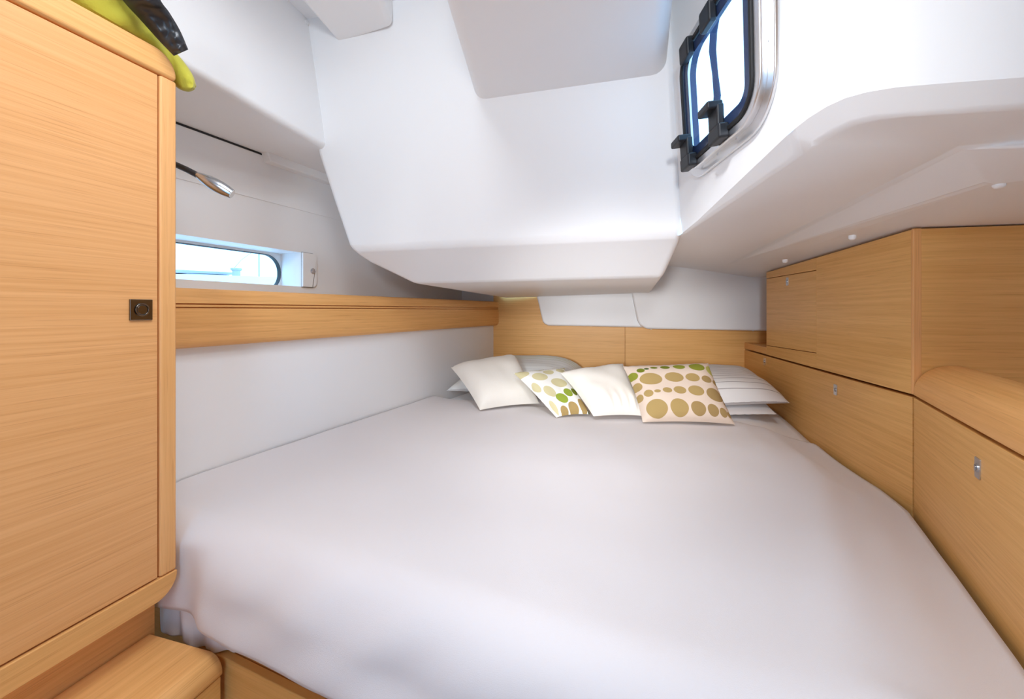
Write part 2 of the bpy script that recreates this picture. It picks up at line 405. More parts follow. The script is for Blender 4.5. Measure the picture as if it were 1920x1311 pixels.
Fc += [[ib + len(band) - 2, L1C, L1X, ib + len(band) - 1],
       [L1F, L2F, L2C, L1C], [L1C, L2C, L2X, L1X],                                                               # sloping strip
       [L1F, IR0, C2, C1, L2F], [L2F, C1, C0, L2C], [L2C, C0, C4, L2X], [C1, C2, C3], [C0, C1, C3, C4]]
me = triangulated(mesh('soffit', V, Fc, fix=True))
link('soffit', me, WHITE, ce, bevel=.010, seg=3, angle=24)
for px, py, Y in ((1598, 447, 1.42), (1472, 491, 1.9), (1873, 349, .93)):
    p = W(px, py, Y); link('screw_cap', join('screw_cap', [tube('c', [p + Vector((0, 0, .01)), p + Vector((0, 0, .0)), p + Vector((0, 0, -.004)), p + Vector((0, 0, -.006))], [.011, .011, .008, .002], 16)]), WHITE, ce)
# flat deck above everything on the cabin side
deck = [(-1.9, -1.3), (2.2, -1.3), (2.2, .35), (.62, .80), (.45, 1.25), (.40, 1.6), (-.9, 1.9), (-1.9, 1.9)]
HX0, HX1, HY0, HY1 = -.42, -.15, .15, .79
tri = tessellate_polygon([[Vector((x, y, 0)) for x, y in deck], [Vector(v) for v in ((HX0, HY0, 0), (HX1, HY0, 0), (HX1, HY1, 0), (HX0, HY1, 0))]])
dv = [E(x, y, 1.07) for x, y in deck] + [E(HX0, HY0, 1.07), E(HX1, HY0, 1.07), E(HX1, HY1, 1.07), E(HX0, HY1, 1.07)]
link('deck_panel', mesh('deck_panel', dv, [list(t) for t in tri]), WHITE, ce, smooth=False)
# deck hatch (out of frame, above the foot of the berth)
ht = empty('window_2', E(-.285, .47, 1.07), 0, label='square deck hatch in the ceiling', kind='structure')
sq = lambda h: [(HX0 - h, HY0 - h), (HX1 + h, HY0 - h), (HX1 + h, HY1 + h), (HX0 - h, HY1 + h)]
link('hatch_frame', ring('hatch_frame', sq(.03), sq(-.01), lambda x, y: E(x, y, 1.05), lambda x, y: E(x, y, 1.12)), ALU, ht)
link('hatch_pane', mesh('hatch_pane', [E(x, y, 1.10) for x, y in sq(-.005)], [[0, 1, 2, 3]]), ACRYLIC, ht)

# ------------------------------------------------------------------ opening portlight
po = empty('window_3', pq(.5, 0, 0), 0, label='opening cockpit portlight with aluminium frame and black dogs', kind='structure')
def pring(name, g0, r0, g1, r1, d0, d1, m, **k):
    return link(name, ring(name, outline(g0, r0), outline(g1, r1), lambda s, t: pq(s, t, d0), lambda s, t: pq(s, t, d1)), m, po, **k)
pring('flange', .052, .10, .010, .06, 0, .010, ALU, bevel=.003)
pring('raised_frame', .030, .085, .008, .06, .008, .028, ALU, bevel=.004)
pring('gasket', .009, .062, -.001, .05, .020, .033, RUBBER, bevel=.002)
pring('dark_border', -.003, .05, -.028, .03, .026, .0262, NAVY, smooth=False)
o_ = outline(-.002, .05)
link('pane', mesh('pane', [pq(s, t, .024) for s, t in o_], [list(range(len(o_)))]), ACRYLIC, po)
def pbox(name, s0, s1, t0, t1, d0, d1, m=BLACK, par=po, bevel=.003):
    c = [(s0, t0), (s1, t0), (s1, t1), (s0, t1)]
    return link(name, prism(name, [pq(s, t, d0) for s, t in c], [pq(s, t, d1) for s, t in c]), m, par, bevel=bevel)
for s in (.16, .52):     # hinges on the upper edge
    pbox('hinge', s - .08, s + .08, .88, 1.045, .026, .048, bevel=.006)
for s in (.10, .62):     # dogs along the lower edge
    a = pbox('dog_base', s - .09, s + .09, -.085, .04, .026, .054, bevel=.006)
    pbox('dog_lever', s - .075, s + .075, .02, .20, .034, .054, bevel=.006)
    pbox('dog_grip', s - .10, s + .07, .16, .225, .036, .076, bevel=.005)
for s, t in ((.16, -.10), (.42, -.10), (.70, -.10), (1.09, .36)):
    p = pq(s, t, .0095); link('screw', cyl('screw', p, dn, .004, .0015, 12), STEEL, po)

# ------------------------------------------------------------------ hull panel and shelf on the left
link('wall_berth', berth.box('wall_berth', -.17, 2.22, -.04, 0, -.75, .05), LINER, bevel=.004,
     label='smooth white padded hull panel between bed and shelf', kind='structure')
sh = empty('shelf', berth.p(0, 0, -.108), berth.rz, label='long wooden shelf with grooved front running along the hull', cat='shelf')
uE, _ = berth.uz(944, 600, .04)
bodyprof = [(-.30, .045), (.012, .045), (.012, -.095), (-.012, -.095), (-.012, .025), (-.30, .025)]
link('shelf_board', berth.sweep('shelf_board', [(-.27, .025), (.0, .025), (.0, .045), (-.27, .045)], -.14, 2.05), WOOD_X, sh)
fp = [(.0, -.110), (.026, -.110), (.034, -.104), (.040, -.09), (.040, .006), (.030, .006), (.030, .010), (.040, .010), (.040, .0165), (.030, .0165), (.030, .0205), (.040, .0205),
      (.040, .058), (.036, .063), (.028, .065), (.0, .065)]
me = berth.sweep('front_board', fp, -.185, uE - .012)
fb = link('front_board', me, WOOD_X, sh)
fe = [(w_ * .9, z) for w_, z in fp]
link('rounded_end', prism('rounded_end', [berth.p(uE - .012, w_, z) for w_, z in fp], [berth.p(uE, w_ * .75, z * .94) for w_, z in fp]), WOOD_X, sh)

# ------------------------------------------------------------------ hanging locker, left
lk = empty('hanging_locker', lock.p(-.6, -.25, -.74), lock.rz, label='tall beech hanging locker with rounded frame at the left edge', cat='locker')
dU, dT = lock.uz(299, 138.5); _, dB = lock.uz(303, 1083)
LT, LB, UL = .574, -.637, -1.05
link('body', lock.box('body', UL, -.004, -.42, -.022, LB + .012, LT - .012), WOOD_H, lk, bevel=.03, seg=3)
door = link('door', lock.box('door', UL + .05, dU - .003, -.02, -.001, dB + .004, dT - .004), wood('locker_door_veneer', (1.5, 1.5, 150), (.80, .410, .165), (.70, .335, .115), .4), lk, bevel=.0015)
link('stile', lock.box('stile', dU + .001, 0, -.05, .001, dB + .001, dT - .001), WOOD_V, lk, bevel=.005, seg=3)
def rail(z0, z1, upward):
    r = .047; pts = [(UL, z0), (UL, z1)] if upward else [(UL, z1), (UL, z0)]
    za, zb = (z0, z1) if upward else (z1, z0)     # za: inner edge, zb: outer edge
    s = 1 if upward else -1
    pts += [(-r + r * math.sin(a), zb - s * r + s * r * math.cos(a)) for a in [math.radians(9 * i) for i in range(11)]]
    pts += [(0, za)]
    return pts
for nm, z0, z1, upw in (('top_rail', dT, LT, True), ('bottom_rail', LB, dB, False)):
    link(nm, lock.slab(nm, rail(z0, z1, upw), -.06, .003), WOOD_X, lk, bevel=.014, seg=4)
uL, zL = lock.uz(264, 581)
pt = [(uL - .0215, -.022 + zL), (uL + .0215, -.022 + zL), (uL + .0215, .022 + zL), (uL - .0215, .022 + zL)]
ltc = link('push_latch', lock.slab('push_latch', pt, -.002, .003), BRONZE, door, bevel=.0012, label='dark metal push latch')
cc = lock.p(uL, .003, zL)
circ = lambda r: [(uL + r * math.cos(2 * math.pi * k / 28), zL + r * math.sin(2 * math.pi * k / 28)) for k in range(28)]
link('push_button', join('push_button', [ring('r', circ(.0135), circ(.0105), lambda u, z: lock.p(u, .002, z), lambda u, z: lock.p(u, .0062, z)),
     cyl('c', lock.p(uL, .002, zL), lock.w, .0100, .0035, 28)]), BRONZE, door, bevel=.0008)
link('kick_board', lock.box('kick_board', UL, .0, -.09, -.068, -.90, LB + .02), WOOD_X, lk)

# step in front of the locker
st = empty('step', lock.p(-.5, .05, -EYE), lock.rz, label='low wooden step with rounded nose below the locker', cat='step')
r = .036; nw = .150
prof = [(-.067, -.775), (-.067, -.74)] + [(nw - r + r * math.sin(math.radians(10 * i)), -.74 - r + r * math.cos(math.radians(10 * i))) for i in range(10)] + [(nw, -.782), (nw - .03, -.782)]
link('tread', lock.sweep('tread', prof, -1.05, -.012), WOOD_X, st, bevel=.002)
link('riser', lock.box('riser', -1.05, -.014, nw - .026, nw - .003, -EYE, -.785), WOOD_H, st, bevel=.002)

# ------------------------------------------------------------------ berth: base, mattress, bedspread
fl = Frame(-.74, .95, 1.0, -.44, 1)                 # front of the bed
if fl.w.y > 0: fl.w = -fl.w
bb = empty('berth_base', fl.p(.4, -.3, -EYE), fl.rz, label='wooden berth base with drawer fronts under the bedspread hem', cat='bed base')
u_a = fl.uz(402, 1290, -.03)[0]; u_s = fl.uz(442, 1270, -.03)[0]
zr = -.768
link('front_rail', fl.box('front_rail', -.10, u_s - .001, -.075, -.052, zr, -.668), WOOD_X, bb)
link('front_rail', fl.box('front_rail', u_s + .001, 1.55, -.075, -.052, zr, -.668), WOOD_X, bb)
link('drawer_front', fl.box('drawer_front', u_a + .004, 1.55, -.05, -.03, -EYE + .08, zr + .006), WOOD_H, bb, bevel=.003)
link('corner_post', fl.box('corner_post', -.26, u_a - .002, -.10, -.08, -EYE, -.668), WOOD_H, bb)
link('plinth', fl.box('plinth', -.10, 1.55, -.09, -.07, -EYE, -EYE + .08), WOOD_H, bb)
hl = lambda Y: berth.o.x + .43 * (Y - berth.o.y)
def right_edge(Y):
    if Y >= 1.28: return 1.204 + .216 * (Y - 1.28)
    return 1.204 + .585 * (Y - 1.28)
def droop(Y):
    return .082 * sm((2.45 - Y) / 1.0) + .012
# mattress under fitted sheet
mv, mf = [], []
NX, NY = 60, 70
for j in range(NY + 1):
    for i in range(NX + 1):
        s, t = i / NX, j / NY
        Y0 = 1.10 + t * 2.07
        yl, yr = 1.16 + t * 1.99, .60 + t * 2.20
        A = Vector((hl(yl) + .006, yl)); B = Vector((right_edge(yr) - .012, yr)); p = A.lerp(B, s)
        d = (B - p).length
        z = -.522 - (droop(p.y) + .004) * sm(1 - d / .26) - .03 * sm(1 - (p - A).length / .05)
        pl_ = sm((p.y - 1.75) / .25) * sm(1 - abs(d - .22) / .30)
        z += .0045 * math.sin((p.x * 1.0 - p.y * .25) * 95) * pl_ * sm((2.5 - p.y) / .4)
        z += .004 * noise.noise(Vector((p.x * 5, p.y * 5, 3)))
        back_of_spread = Vector((hl(2.46), 2.46)).lerp(Vector((1.32, 1.84)), max(0, min(1, (p.x + .45) / 1.77)))
        z -= .05 * sm((back_of_spread.y - .06 - p.y) / .12)
        mv.append(E(p.x, p.y, z))
for j in range(NY):
    for i in range(NX):
        a = j * (NX + 1) + i; mf.append([a, a + 1, a + NX + 2, a + NX + 1])
mt = link('mattress', mesh('mattress', mv, mf), SHEET, None, label='white fitted sheet on the mattress around the pillows', cat='mattress', solid=.085)
mt.modifiers['solid'].offset = -1
# bedspread: hem at the front, over the edge, back to the pillows
sv, sf = [], []
NS, NF, NT = 110, 26, 100
def left_c(t):
    P = [Vector((-.862, 1.006)), Vector((hl(1.22) + .002, 1.22)), Vector((hl(1.8) + .002, 1.8)), Vector((hl(2.46) + .002, 2.46))]
    return poly(P, t)
def right_c(t):
    P = [Vector((.63, .347)), Vector((.86, .715)), Vector((1.175, 1.26)), Vector((1.225, 1.42)), Vector((right_edge(1.84) - .02, 1.84))]
    return poly(P, t)
def poly(P, t):
    L = [(P[i + 1] - P[i]).length for i in range(len(P) - 1)]; d = t * sum(L)
    for i, l in enumerate(L):
        if d <= l or i == len(L) - 1: return P[i].lerp(P[i + 1], min(1, d / l))
        d -= l
def in_dir(s):
    return Vector((-.42, .95)).lerp(Vector((-fl.w.x, -fl.w.y)), sm(s * 5))
for i in range(NS + 1):
    s = i / NS
    for j in range(NF + NT + 1):
        if j <= NF:                       # front fall
            p2 = left_c(0).lerp(right_c(0), s); k = j / NF
            R = .115; straight = .19 - R; total = straight + R * math.pi / 2; q_ = k * total
            if q_ < straight: zz, back_ = -.69 + q_, 0.0
            else:
                an = (q_ - straight) / R; zz, back_ = -.5 - R + R * math.sin(an), R - R * math.cos(an)
            p = Vector((p2.x, p2.y)) + in_dir(s) * back_
            u_ = s * 1.6
            fold = .010 * noise.noise(Vector((u_ * 4.0 + k * 1.2, k * 1.5, 7))) + .005 * noise.noise(Vector((u_ * 11 - k * 2, k * 2.5, 2)))
            fold *= sm((1 - k) * 2.5 + .15)
            p = p + Vector((fl.w.x, fl.w.y)) * (fold + .012 * sm(1 - k * 3))
            z = zz + .006 * noise.noise(Vector((u_ * 3, 0, 1))) * (1 - k)
            wav = .012 * sm(1 - s * 10) * (1 - k)
            z -= wav
            lu = (p.x - lock.o.x) * lock.u.x + (p.y - lock.o.y) * lock.u.y
            if lu < .012: p = p + Vector((lock.u.x, lock.u.y)) * (.012 - lu) * sm((-.66 - p.x) / .10)
            sv.append(E(p.x, p.y, z)); continue
        t = (j - NF) / NT
        A, B = left_c(t), right_c(t); p = A.lerp(B, s)
        off = .115 * (1 - t) ** 7          # start behind the rounded edge
        p = p + in_dir(s) * off
        if p.x < hl(p.y) + .003: p.x = hl(p.y) + .003
        d = (B - p).length; dl = (A - p).length
        z = -.5 - droop(p.y) * sm(1 - d / .30)
        z += .006 * noise.noise(Vector((p.x * 2.6, p.y * 2.6, 0))) + .0025 * noise.noise(Vector((p.x * 7, p.y * 5, 4)))
        z += .010 * sm(1 - dl / .12) * sm(t * 4)
        if t > .96: z -= .005 * ((t - .96) / .04) ** 2
        z = -.5 + (z + .5) * sm(t * 10)
        # long soft creases running back along the right-hand side
        z += .004 * math.sin(d * 46 + p.y * 3) * sm(1 - abs(d - .22) / .22) * sm((p.y - .5) / .5)
        sv.append(E(p.x, p.y, z))
R_ = NF + NT + 1
for i in range(NS):
    for j in range(R_ - 1):
        a = i * R_ + j; sf.append([a, a + 1, a + R_ + 1, a + R_])
bs = link('bedspread', mesh('bedspread', sv, sf), SPREAD, None, label='plain white bedspread covering the double berth', cat='bedspread', solid=.006)
bs.modifiers['solid'].offset = -1
sb_ = bs.modifiers.new('smooth', 'SMOOTH'); sb_.factor = .5; sb_.iterations = 4
# corner of the fitted sheet hanging under the spread next to the step
cv, cf = [], []
for i in range(25):
    for j in range(9):
        s, k = i / 24, j / 8
        u = -.135 + s * .27; z = -.778 + k * .14 + .06 * max(0, s - .5) * (1 - k)
        w_ = -.037 + .0065 * math.sin(s * 19 + k * 2) * (1 - k * .5) + .0035 * math.sin(s * 41 + 1) * (1 - k)
        cv.append(fl.p(u, w_, z))
for i in range(24):
    for j in range(8):
        a = i * 9 + j; cf.append([a, a + 1, a + 10, a + 9])
link('sheet_corner', mesh('sheet_corner', cv, cf), SHEET, mt, solid=.003, sub=1)

# ------------------------------------------------------------------ pillows and cushions
def dots(name, base, ells):
    m = bpy.data.materials.new(name); m.use_nodes = True; nt = m.node_tree; N = nt.nodes; L = nt.links
    b = N['Principled BSDF']; b.inputs['Roughness'].default_value = .9; b.inputs['Specular IOR Level'].default_value = .15
    uv = N.new('ShaderNodeUVMap'); prev = None
    for (cx, cy, rx, ry, col) in ells:
        s1 = N.new('ShaderNodeVectorMath'); s1.operation = 'SUBTRACT'; s1.inputs[1].default_value = (cx, cy, 0)
        s2 = N.new('ShaderNodeVectorMath'); s2.operation = 'MULTIPLY'; s2.inputs[1].default_value = (1 / rx, 1 / ry, 0)
        s3 = N.new('ShaderNodeVectorMath'); s3.operation = 'LENGTH'
        lt = N.new('ShaderNodeMath'); lt.operation = 'LESS_THAN'; lt.inputs[1].default_value = 1
        mx = N.new('ShaderNodeMix'); mx.data_type = 'RGBA'; mx.inputs[6].default_value = (*base, 1); mx.inputs[7].default_value = (*col, 1)
        L.new(uv.outputs[0], s1.inputs[0]); L.new(s1.outputs[0], s2.inputs[0]); L.new(s2.outputs[0], s3.inputs[0])
        L.new(s3.outputs['Value'], lt.inputs[0]); L.new(lt.outputs[0], mx.inputs[0])
        if prev: L.new(prev.outputs[2], mx.inputs[6])
        prev = mx
    L.new(prev.outputs[2], b.inputs['Base Color'])
    return m
def stripes(name, base, edges):
    """thin printed lines across the pillow; edges: (from, to, spacing, colour) bands in v"""
    m = bpy.data.materials.new(name); m.use_nodes = True; nt = m.node_tree; N = nt.nodes; L = nt.links
    b = N['Principled BSDF']; b.inputs['Roughness'].default_value = .9; b.inputs['Specular IOR Level'].default_value = .15
    uv = N.new('ShaderNodeUVMap'); sp = N.new('ShaderNodeSeparateXYZ'); L.new(uv.outputs[0], sp.inputs[0]); prev = None
    def math_(op, a, bb):
        x = N.new('ShaderNodeMath'); x.operation = op
        for i, v in enumerate((a, bb)):
            if isinstance(v, (int, float)): x.inputs[i].default_value = v
            else: L.new(v, x.inputs[i])
        return x.outputs[0]
    for v0, v1, gap, width, col in edges:
        fr = math_('FRACT', math_('DIVIDE', sp.outputs['Y'], gap), 0)
        on = math_('MULTIPLY', math_('LESS_THAN', fr, width), math_('MULTIPLY', math_('GREATER_THAN', sp.outputs['Y'], v0), math_('LESS_THAN', sp.outputs['Y'], v1)))
        mx = N.new('ShaderNodeMix'); mx.data_type = 'RGBA'; mx.inputs[6].default_value = (*base, 1); mx.inputs[7].default_value = (*col, 1)
        L.new(on, mx.inputs[0])
        if prev: L.new(prev.outputs[2], mx.inputs[6])
        prev = mx
    L.new(prev.outputs[2], b.inputs['Base Color'])
    return m
def pillow(name, bl, br, tr, tl, front, rear, m, seed=0, n=44, wr=.006, crease=0.0, **k):
    """four corners (seen from the bed's foot), thickness in front of and behind the seam plane"""
    nrm = ((br - bl).cross(tl - bl)).normalized()
    if nrm.dot(CAMP - bl) < 0: nrm = -nrm
    vs, fs, uvs = [], [], []
    for side in (1, -1):
        for j in range(n + 1):
            for i in range(n + 1):
                s, t = i / n, j / n
                a, b_ = 2 * s - 1, 2 * t - 1
                pin = .055                      # edges drawn in between the corners
                sx = .5 + (a * (1 - pin * (1 - b_ * b_))) / 2; ty = .5 + (b_ * (1 - pin * (1 - a * a))) / 2
                p = bl * (1 - sx) * (1 - ty) + br * sx * (1 - ty) + tr * sx * ty + tl * (1 - sx) * ty
                h = (max(0, (1 - a ** 4) * (1 - b_ ** 4))) ** .62
                h *= (front if side > 0 else rear)
                q = noise.noise(Vector((s * 4 + seed, t * 4, seed))) * wr * min(1, h * 30)
                if crease and side > 0:
                    q += crease * math.sin(s * 42 + 3 * noise.noise(Vector((s * 3, t * 2, seed)))) * sm((.45 - t) / .45) * sm(t * 10) * sm(min(s, 1 - s) * 8)
                edge = min(s, 1 - s, t, 1 - t)
                q += .002 * math.sin((s + t) * 70 + seed) * sm(1 - edge * 12) * (1 if edge > 0 else 0)
                vs.append(p + nrm * side * (h + q)); uvs.append((s, t))
    K = (n + 1) ** 2
    for sd in (0, 1):
        for j in range(n):
            for i in range(n):
                a = sd * K + j * (n + 1) + i; f = [a, a + 1, a + n + 2, a + n + 1]
                fs.append(f if sd == 0 else f[::-1])
    me = bpy.data.meshes.new(name); me.from_pydata([tuple(v) for v in vs], [], fs)
    ul = me.uv_layers.new(name='UVMap')
    for l in me.loops: ul.data[l.index].uv = uvs[l.vertex_index]
    bm = bmesh.new(); bm.from_mesh(me); bmesh.ops.remove_doubles(bm, verts=bm.verts, dist=.0004)
    bmesh.ops.recalc_face_normals(bm, faces=bm.faces); bm.to_mesh(me); bm.free()
    return link(name, me, m, None, **k)

TAN, TAN2 = (.40, .28, .11), (.34, .23, .095)
GRN, GRN2, DGR = (.25, .27, .035), (.16, .19, .02), (.06, .10, .02)
PALE = (.62, .56, .33); BAS = (.69, .565, .465)
big = []
def row(v, items): 
    for (u, dv, rx, ry, c) in items: big.append((u, v + dv, rx, ry, c))
row(.85, [(.03, -.10, .05, .07, GRN), (.13, -.03, .042, .045, GRN2), (.20, -.01, .028, .02, DGR), (.29, .01, .042, .025, GRN2), (.42, .015, .055, .04, GRN2), (.585, .02, .07, .055, GRN), (.795, .01, .095, .085, GRN), (.98, -.04, .08, .10, (.45, .45, .12))])
row(.63, [(.03, -.08, .05, .07, TAN), (.20, .015, .125, .105, TAN), (.47, .03, .108, .09, TAN), (.685, .02, .083, .075, TAN), (.85, -.005, .062, .062, TAN2), (.965, -.04, .045, .05, TAN2)])
row(.385, [(.02, -.02, .035, .06, TAN), (.115, .015, .05, .057, TAN), (.215, .03, .036, .028, TAN), (.33, .04, .053, .048, TAN), (.475, .04, .072, .065, TAN), (.66, .03, .09, .085, TAN), (.87, -.02, .10, .11, TAN2), (1.0, -.12, .05, .1, TAN2)])
row(.155, [(.165, .0, .115, .135, TAN), (.41, .0, .10, .125, TAN), (.615, -.015, .08, .10, TAN2), (.775, -.03, .062, .08, TAN2), (.89, -.045, .045, .06, TAN2), (.962, -.055, .03, .04, TAN2)])
DOT_BIG = dots('dotted_cotton_brown_green', BAS, big)
small = [(.07, .90, .12, .085, PALE), (.40, .985, .15, .06, PALE), (.70, .99, .12, .05, PALE), (.98, .98, .1, .05, PALE), (.30, .74, .15, .095, PALE), (.55, .84, .105, .07, PALE), (.84, .85, .12, .06, PALE), (.98, .70, .14, .09, PALE),
         (.60, .56, .18, .105, PALE), (.24, .40, .115, .12, PALE), (.07, .55, .06, .1, PALE), (.40, .235, .145, .095, (.30, .38, .05)), (.645, .33, .10, .085, (.26, .33, .04)), (.82, .345, .07, .07, GRN2), (.945, .37, .045, .05, DGR),
         (.29, .03, .11, .075, TAN), (.57, .055, .135, .10, TAN), (.86, .10, .11, .115, TAN), (1.0, .03, .05, .05, DGR), (.08, .13, .05, .12, PALE)]
DOT_SMALL = dots('dotted_cotton_pale', (.84, .83, .79), small)
STRIPE = stripes('striped_cotton', (.83, .83, .83), [(.0, .62, .075, .10, (.42, .40, .40)), (.62, .80, .05, .16, (.40, .42, .33)), (.80, 1.0, .045, .45, (.60, .68, .38))])
LIME = stripes('lime_striped_cotton', (.82, .84, .83), [(.0, .55, .09, .08, (.60, .60, .60)), (.55, 1.0, .09, .24, (.68, .77, .56))])

pillow('pillow', W(836, 733, 2.46), W(1096, 738, 2.42), W(1092, 690, 2.84), W(918, 687, 3.00), .12, .03, LIME, 3, label='lime-striped bed pillow at the left, behind the cream cushion', cat='pillow')
pillow('pillow', W(1265, 783, 1.98), W(1456, 777, 2.02), W(1410, 719, 2.55), W(1275, 722, 2.55), .016, .016, SHEET, 5, label='plain white bed pillow lowest at the right, under the striped one', cat='pillow')
pillow('pillow', W(1262, 768, 2.02), W(1482, 756, 2.06), W(1408, 707, 2.55), W(1255, 700, 2.70), .105, .0, STRIPE, 8, label='grey and lime striped bed pillow at the right by the cupboards', cat='pillow')
pillow('cushion', W(900, 769, 2.09), W(1012, 757, 2.22), W(966, 668, 2.50), W(845, 689, 2.36), .085, .02, CREAM, 11, label='large cream cushion leftmost on the bed', cat='cushion')
pillow('cushion', W(1043, 783, 1.96), W(1106, 777, 2.0), W(1058, 690, 2.28), W(962, 699, 2.16), .045, .02, DOT_SMALL, 14, label='small cushion with pale green dots between the cream ones', cat='cushion')
pillow('cushion', W(1113, 781, 1.93), W(1215, 781, 1.93), W(1168, 682, 2.26), W(1050, 699, 2.12), .07, .02, CREAM, 17, crease=.005, label='cream cushion between the two dotted cushions', cat='cushion')
pillow('cushion', W(1205, 792, 1.87), W(1378, 796, 1.84), W(1328, 681, 2.05), W(1168, 687, 2.04), .07, .02, DOT_BIG, 21, label='beige cushion with brown and green ovals in front', cat='cushion')

# ------------------------------------------------------------------ cupboards on the right
def latch(fr, u, z, w_, door_, hw=.012, hz=.021):
    pl_ = fr.slab('p', rr(u, z, hw, hz, .003, 3), w_ - .001, w_ + .0022)
    circ_ = lambda r: [(u + r * math.cos(2 * math.pi * k / 20), z + r * math.sin(2 * math.pi * k / 20)) for k in range(20)]
    rg = ring('r', circ_(hw * .72), circ_(hw * .55), lambda a, b: fr.p(a, w_ + .001, b), lambda a, b: fr.p(a, w_ + .0045, b))
    bt = fr.slab('b', rr(u, z - .001, hw * .3, hz * .28, .002, 3), w_ + .001, w_ + .006)
    return link('latch', join('latch', [pl_, rg, bt]), CHROME if False else STEEL, door_, label='small steel latch')
SEAM = -.2576
LA = 1.60
cl_ = empty('lower_cupboard', aft.p(.8, -.2, -EYE), aft.rz, label='long low cupboard with flush lid along the right of the bed', cat='cupboard')
link('body', aft.box('body', .004, LA, -.50, -.020, -EYE, SEAM - .012), WOOD_H, cl_)
g = .0045
d1 = link('door', aft.box('door', .006, LA, -.020, .0, -.80, SEAM - g), WOOD_H, cl_, bevel=.0015)
for px, py in ((1433.5, 678), (1567, 731)):
    u, z = aft.uz(px, py); latch(aft, u, z, 0, d1)
link('top_rail', aft.box('top_rail', 1.19, LA, -.35, .0, SEAM + g, SEAM + .045), WOOD_X, cl_, bevel=.002)
uc = empty('upper_cupboard', aft.p(.6, -.2, SEAM), aft.rz, label='tall wooden cupboard with small square door on the right', cat='cupboard')
UE = aft.uz(1437, 580)[0]
ztop = lambda u: .244 - .030 * u / 1.25
link('body', aft.slab('body', [(.0, SEAM + g), (UE, SEAM + g), (UE, ztop(UE)), (.0, ztop(0))], -.62, -.020), wood('upper_side_veneer', (2.0, 2.0, 120)), uc)
du1, zt1 = aft.uz(1530.5, 507.5); _, zb1 = aft.uz(1530, 661.5); _, zt2 = aft.uz(1440, 522.5); _, zb2 = aft.uz(1440, 648)
ug = .003
link('front_panel', aft.slab('front_panel', [(.001, SEAM + g), (du1, SEAM + g), (du1, ztop(du1)), (.001, ztop(0))], -.020, .0), WOOD_H, uc, bevel=.001)
link('front_panel', aft.slab('front_panel', [(du1, SEAM + g), (UE, SEAM + g), (UE, zb2 - ug), (du1, zb1 - ug)], -.020, .0), WOOD_H, uc)
link('front_panel', aft.slab('front_panel', [(du1, zt1 + ug), (UE, zt2 + ug), (UE, ztop(UE)), (du1, ztop(du1))], -.020, .0), WOOD_H, uc)
d2 = link('door', aft.slab('door', [(du1 + .0015, zb1), (UE - .001, zb2), (UE - .001, zt2), (du1 + .0015, zt1)], -.019, .0), WOOD_H, uc, bevel=.0012)
u, z = aft.uz(1476.5, 528); latch(aft, u, z, 0, d2, .013, .020)
link('corner_edge', aft.box('corner_edge', -.001, .010, -.022, .0015, SEAM + g, .246), WOOD_V, uc, bevel=.004, seg=3)

fc = empty('forward_cupboard', fwd.p(.4, -.2, -EYE), fwd.rz, label='low cupboard with rounded bolster top at the right edge', cat='cupboard')
link('body', fwd.box('body', .02, 1.0, -.40, -.020, -EYE, SEAM - .012), WOOD_H, fc)
d3 = link('door', fwd.box('door', .004, 1.0, -.020, .0, -.80, SEAM - g), WOOD_H, fc, bevel=.0015)
u, z = fwd.uz(1834.5, 878); latch(fwd, u, z, 0, d3, .0125, .0215)
rb = .094
arc = [(-rb + rb * math.cos(math.radians(9 * i)), SEAM + g + .012 + (rb - .016) * math.sin(math.radians(9 * i))) for i in range(21)]
prof = [(0, SEAM + g)] + arc + [(-2 * rb, SEAM - .06), (-.01, SEAM + g)]
prof = [(0, SEAM + g)] + arc + [(-2 * rb, SEAM - .05), (-2 * rb + .02, SEAM - .05), (-2 * rb + .02, SEAM + g)]
link('bolster_top', prism('bolster_top', [fwd.p(.327 * w_ + .005, w_, z_) for w_, z_ in prof], [fwd.p(1.0, w_, z_) for w_, z_ in prof]), WOOD_X, fc)
link('shelf_board', fwd.box('shelf_board', .0, 1.0, -.55, -2 * rb, SEAM - .07, SEAM - .05), WOOD_X, fc)

# ------------------------------------------------------------------ reading lamp
rl = empty('reading_lamp', W(300, 300, 1.05), 0, label='chrome reading lamp on a black flexible neck beside the locker', cat='lamp')
g0 = lock.p(.0, -.16, .37)
k_ = [W(290, 300, 1.13), W(310, 300, 1.07), W(330, 309, 1.03), W(350, 318, 1.01), W(371, 329, 1.0)]
link('base', cyl('base', lock.p(-.002, -.19, k_[0].z - EYE), lock.u, .022, .02, 24), CHROME, rl)
link('neck', tube('neck', [lock.p(.012, -.19, k_[0].z - EYE)] + k_, .0068, 14), RUBBER, rl)
A_, B_ = W(368, 327, 1.0), W(435, 364, 1.02); ax = (B_ - A_)
hp = [A_ + ax * t for t in (0, .05, .16, .32, .5, .68, .84, .95, 1.0)]
hr = [.0062, .0075, .0105, .0140, .0160, .0160, .0145, .0125, .0115]
hd = link('lamp_head', tube('lamp_head', hp, hr, 28, flat=.95), mat('brushed_chrome', (.42, .42, .43), .22, 1.0), rl)
link('lens', cyl('lens', B_ - ax.normalized() * .001, ax, .0098, .002, 20), mat('frosted_lens', (.8, .8, .78), .3), rl)

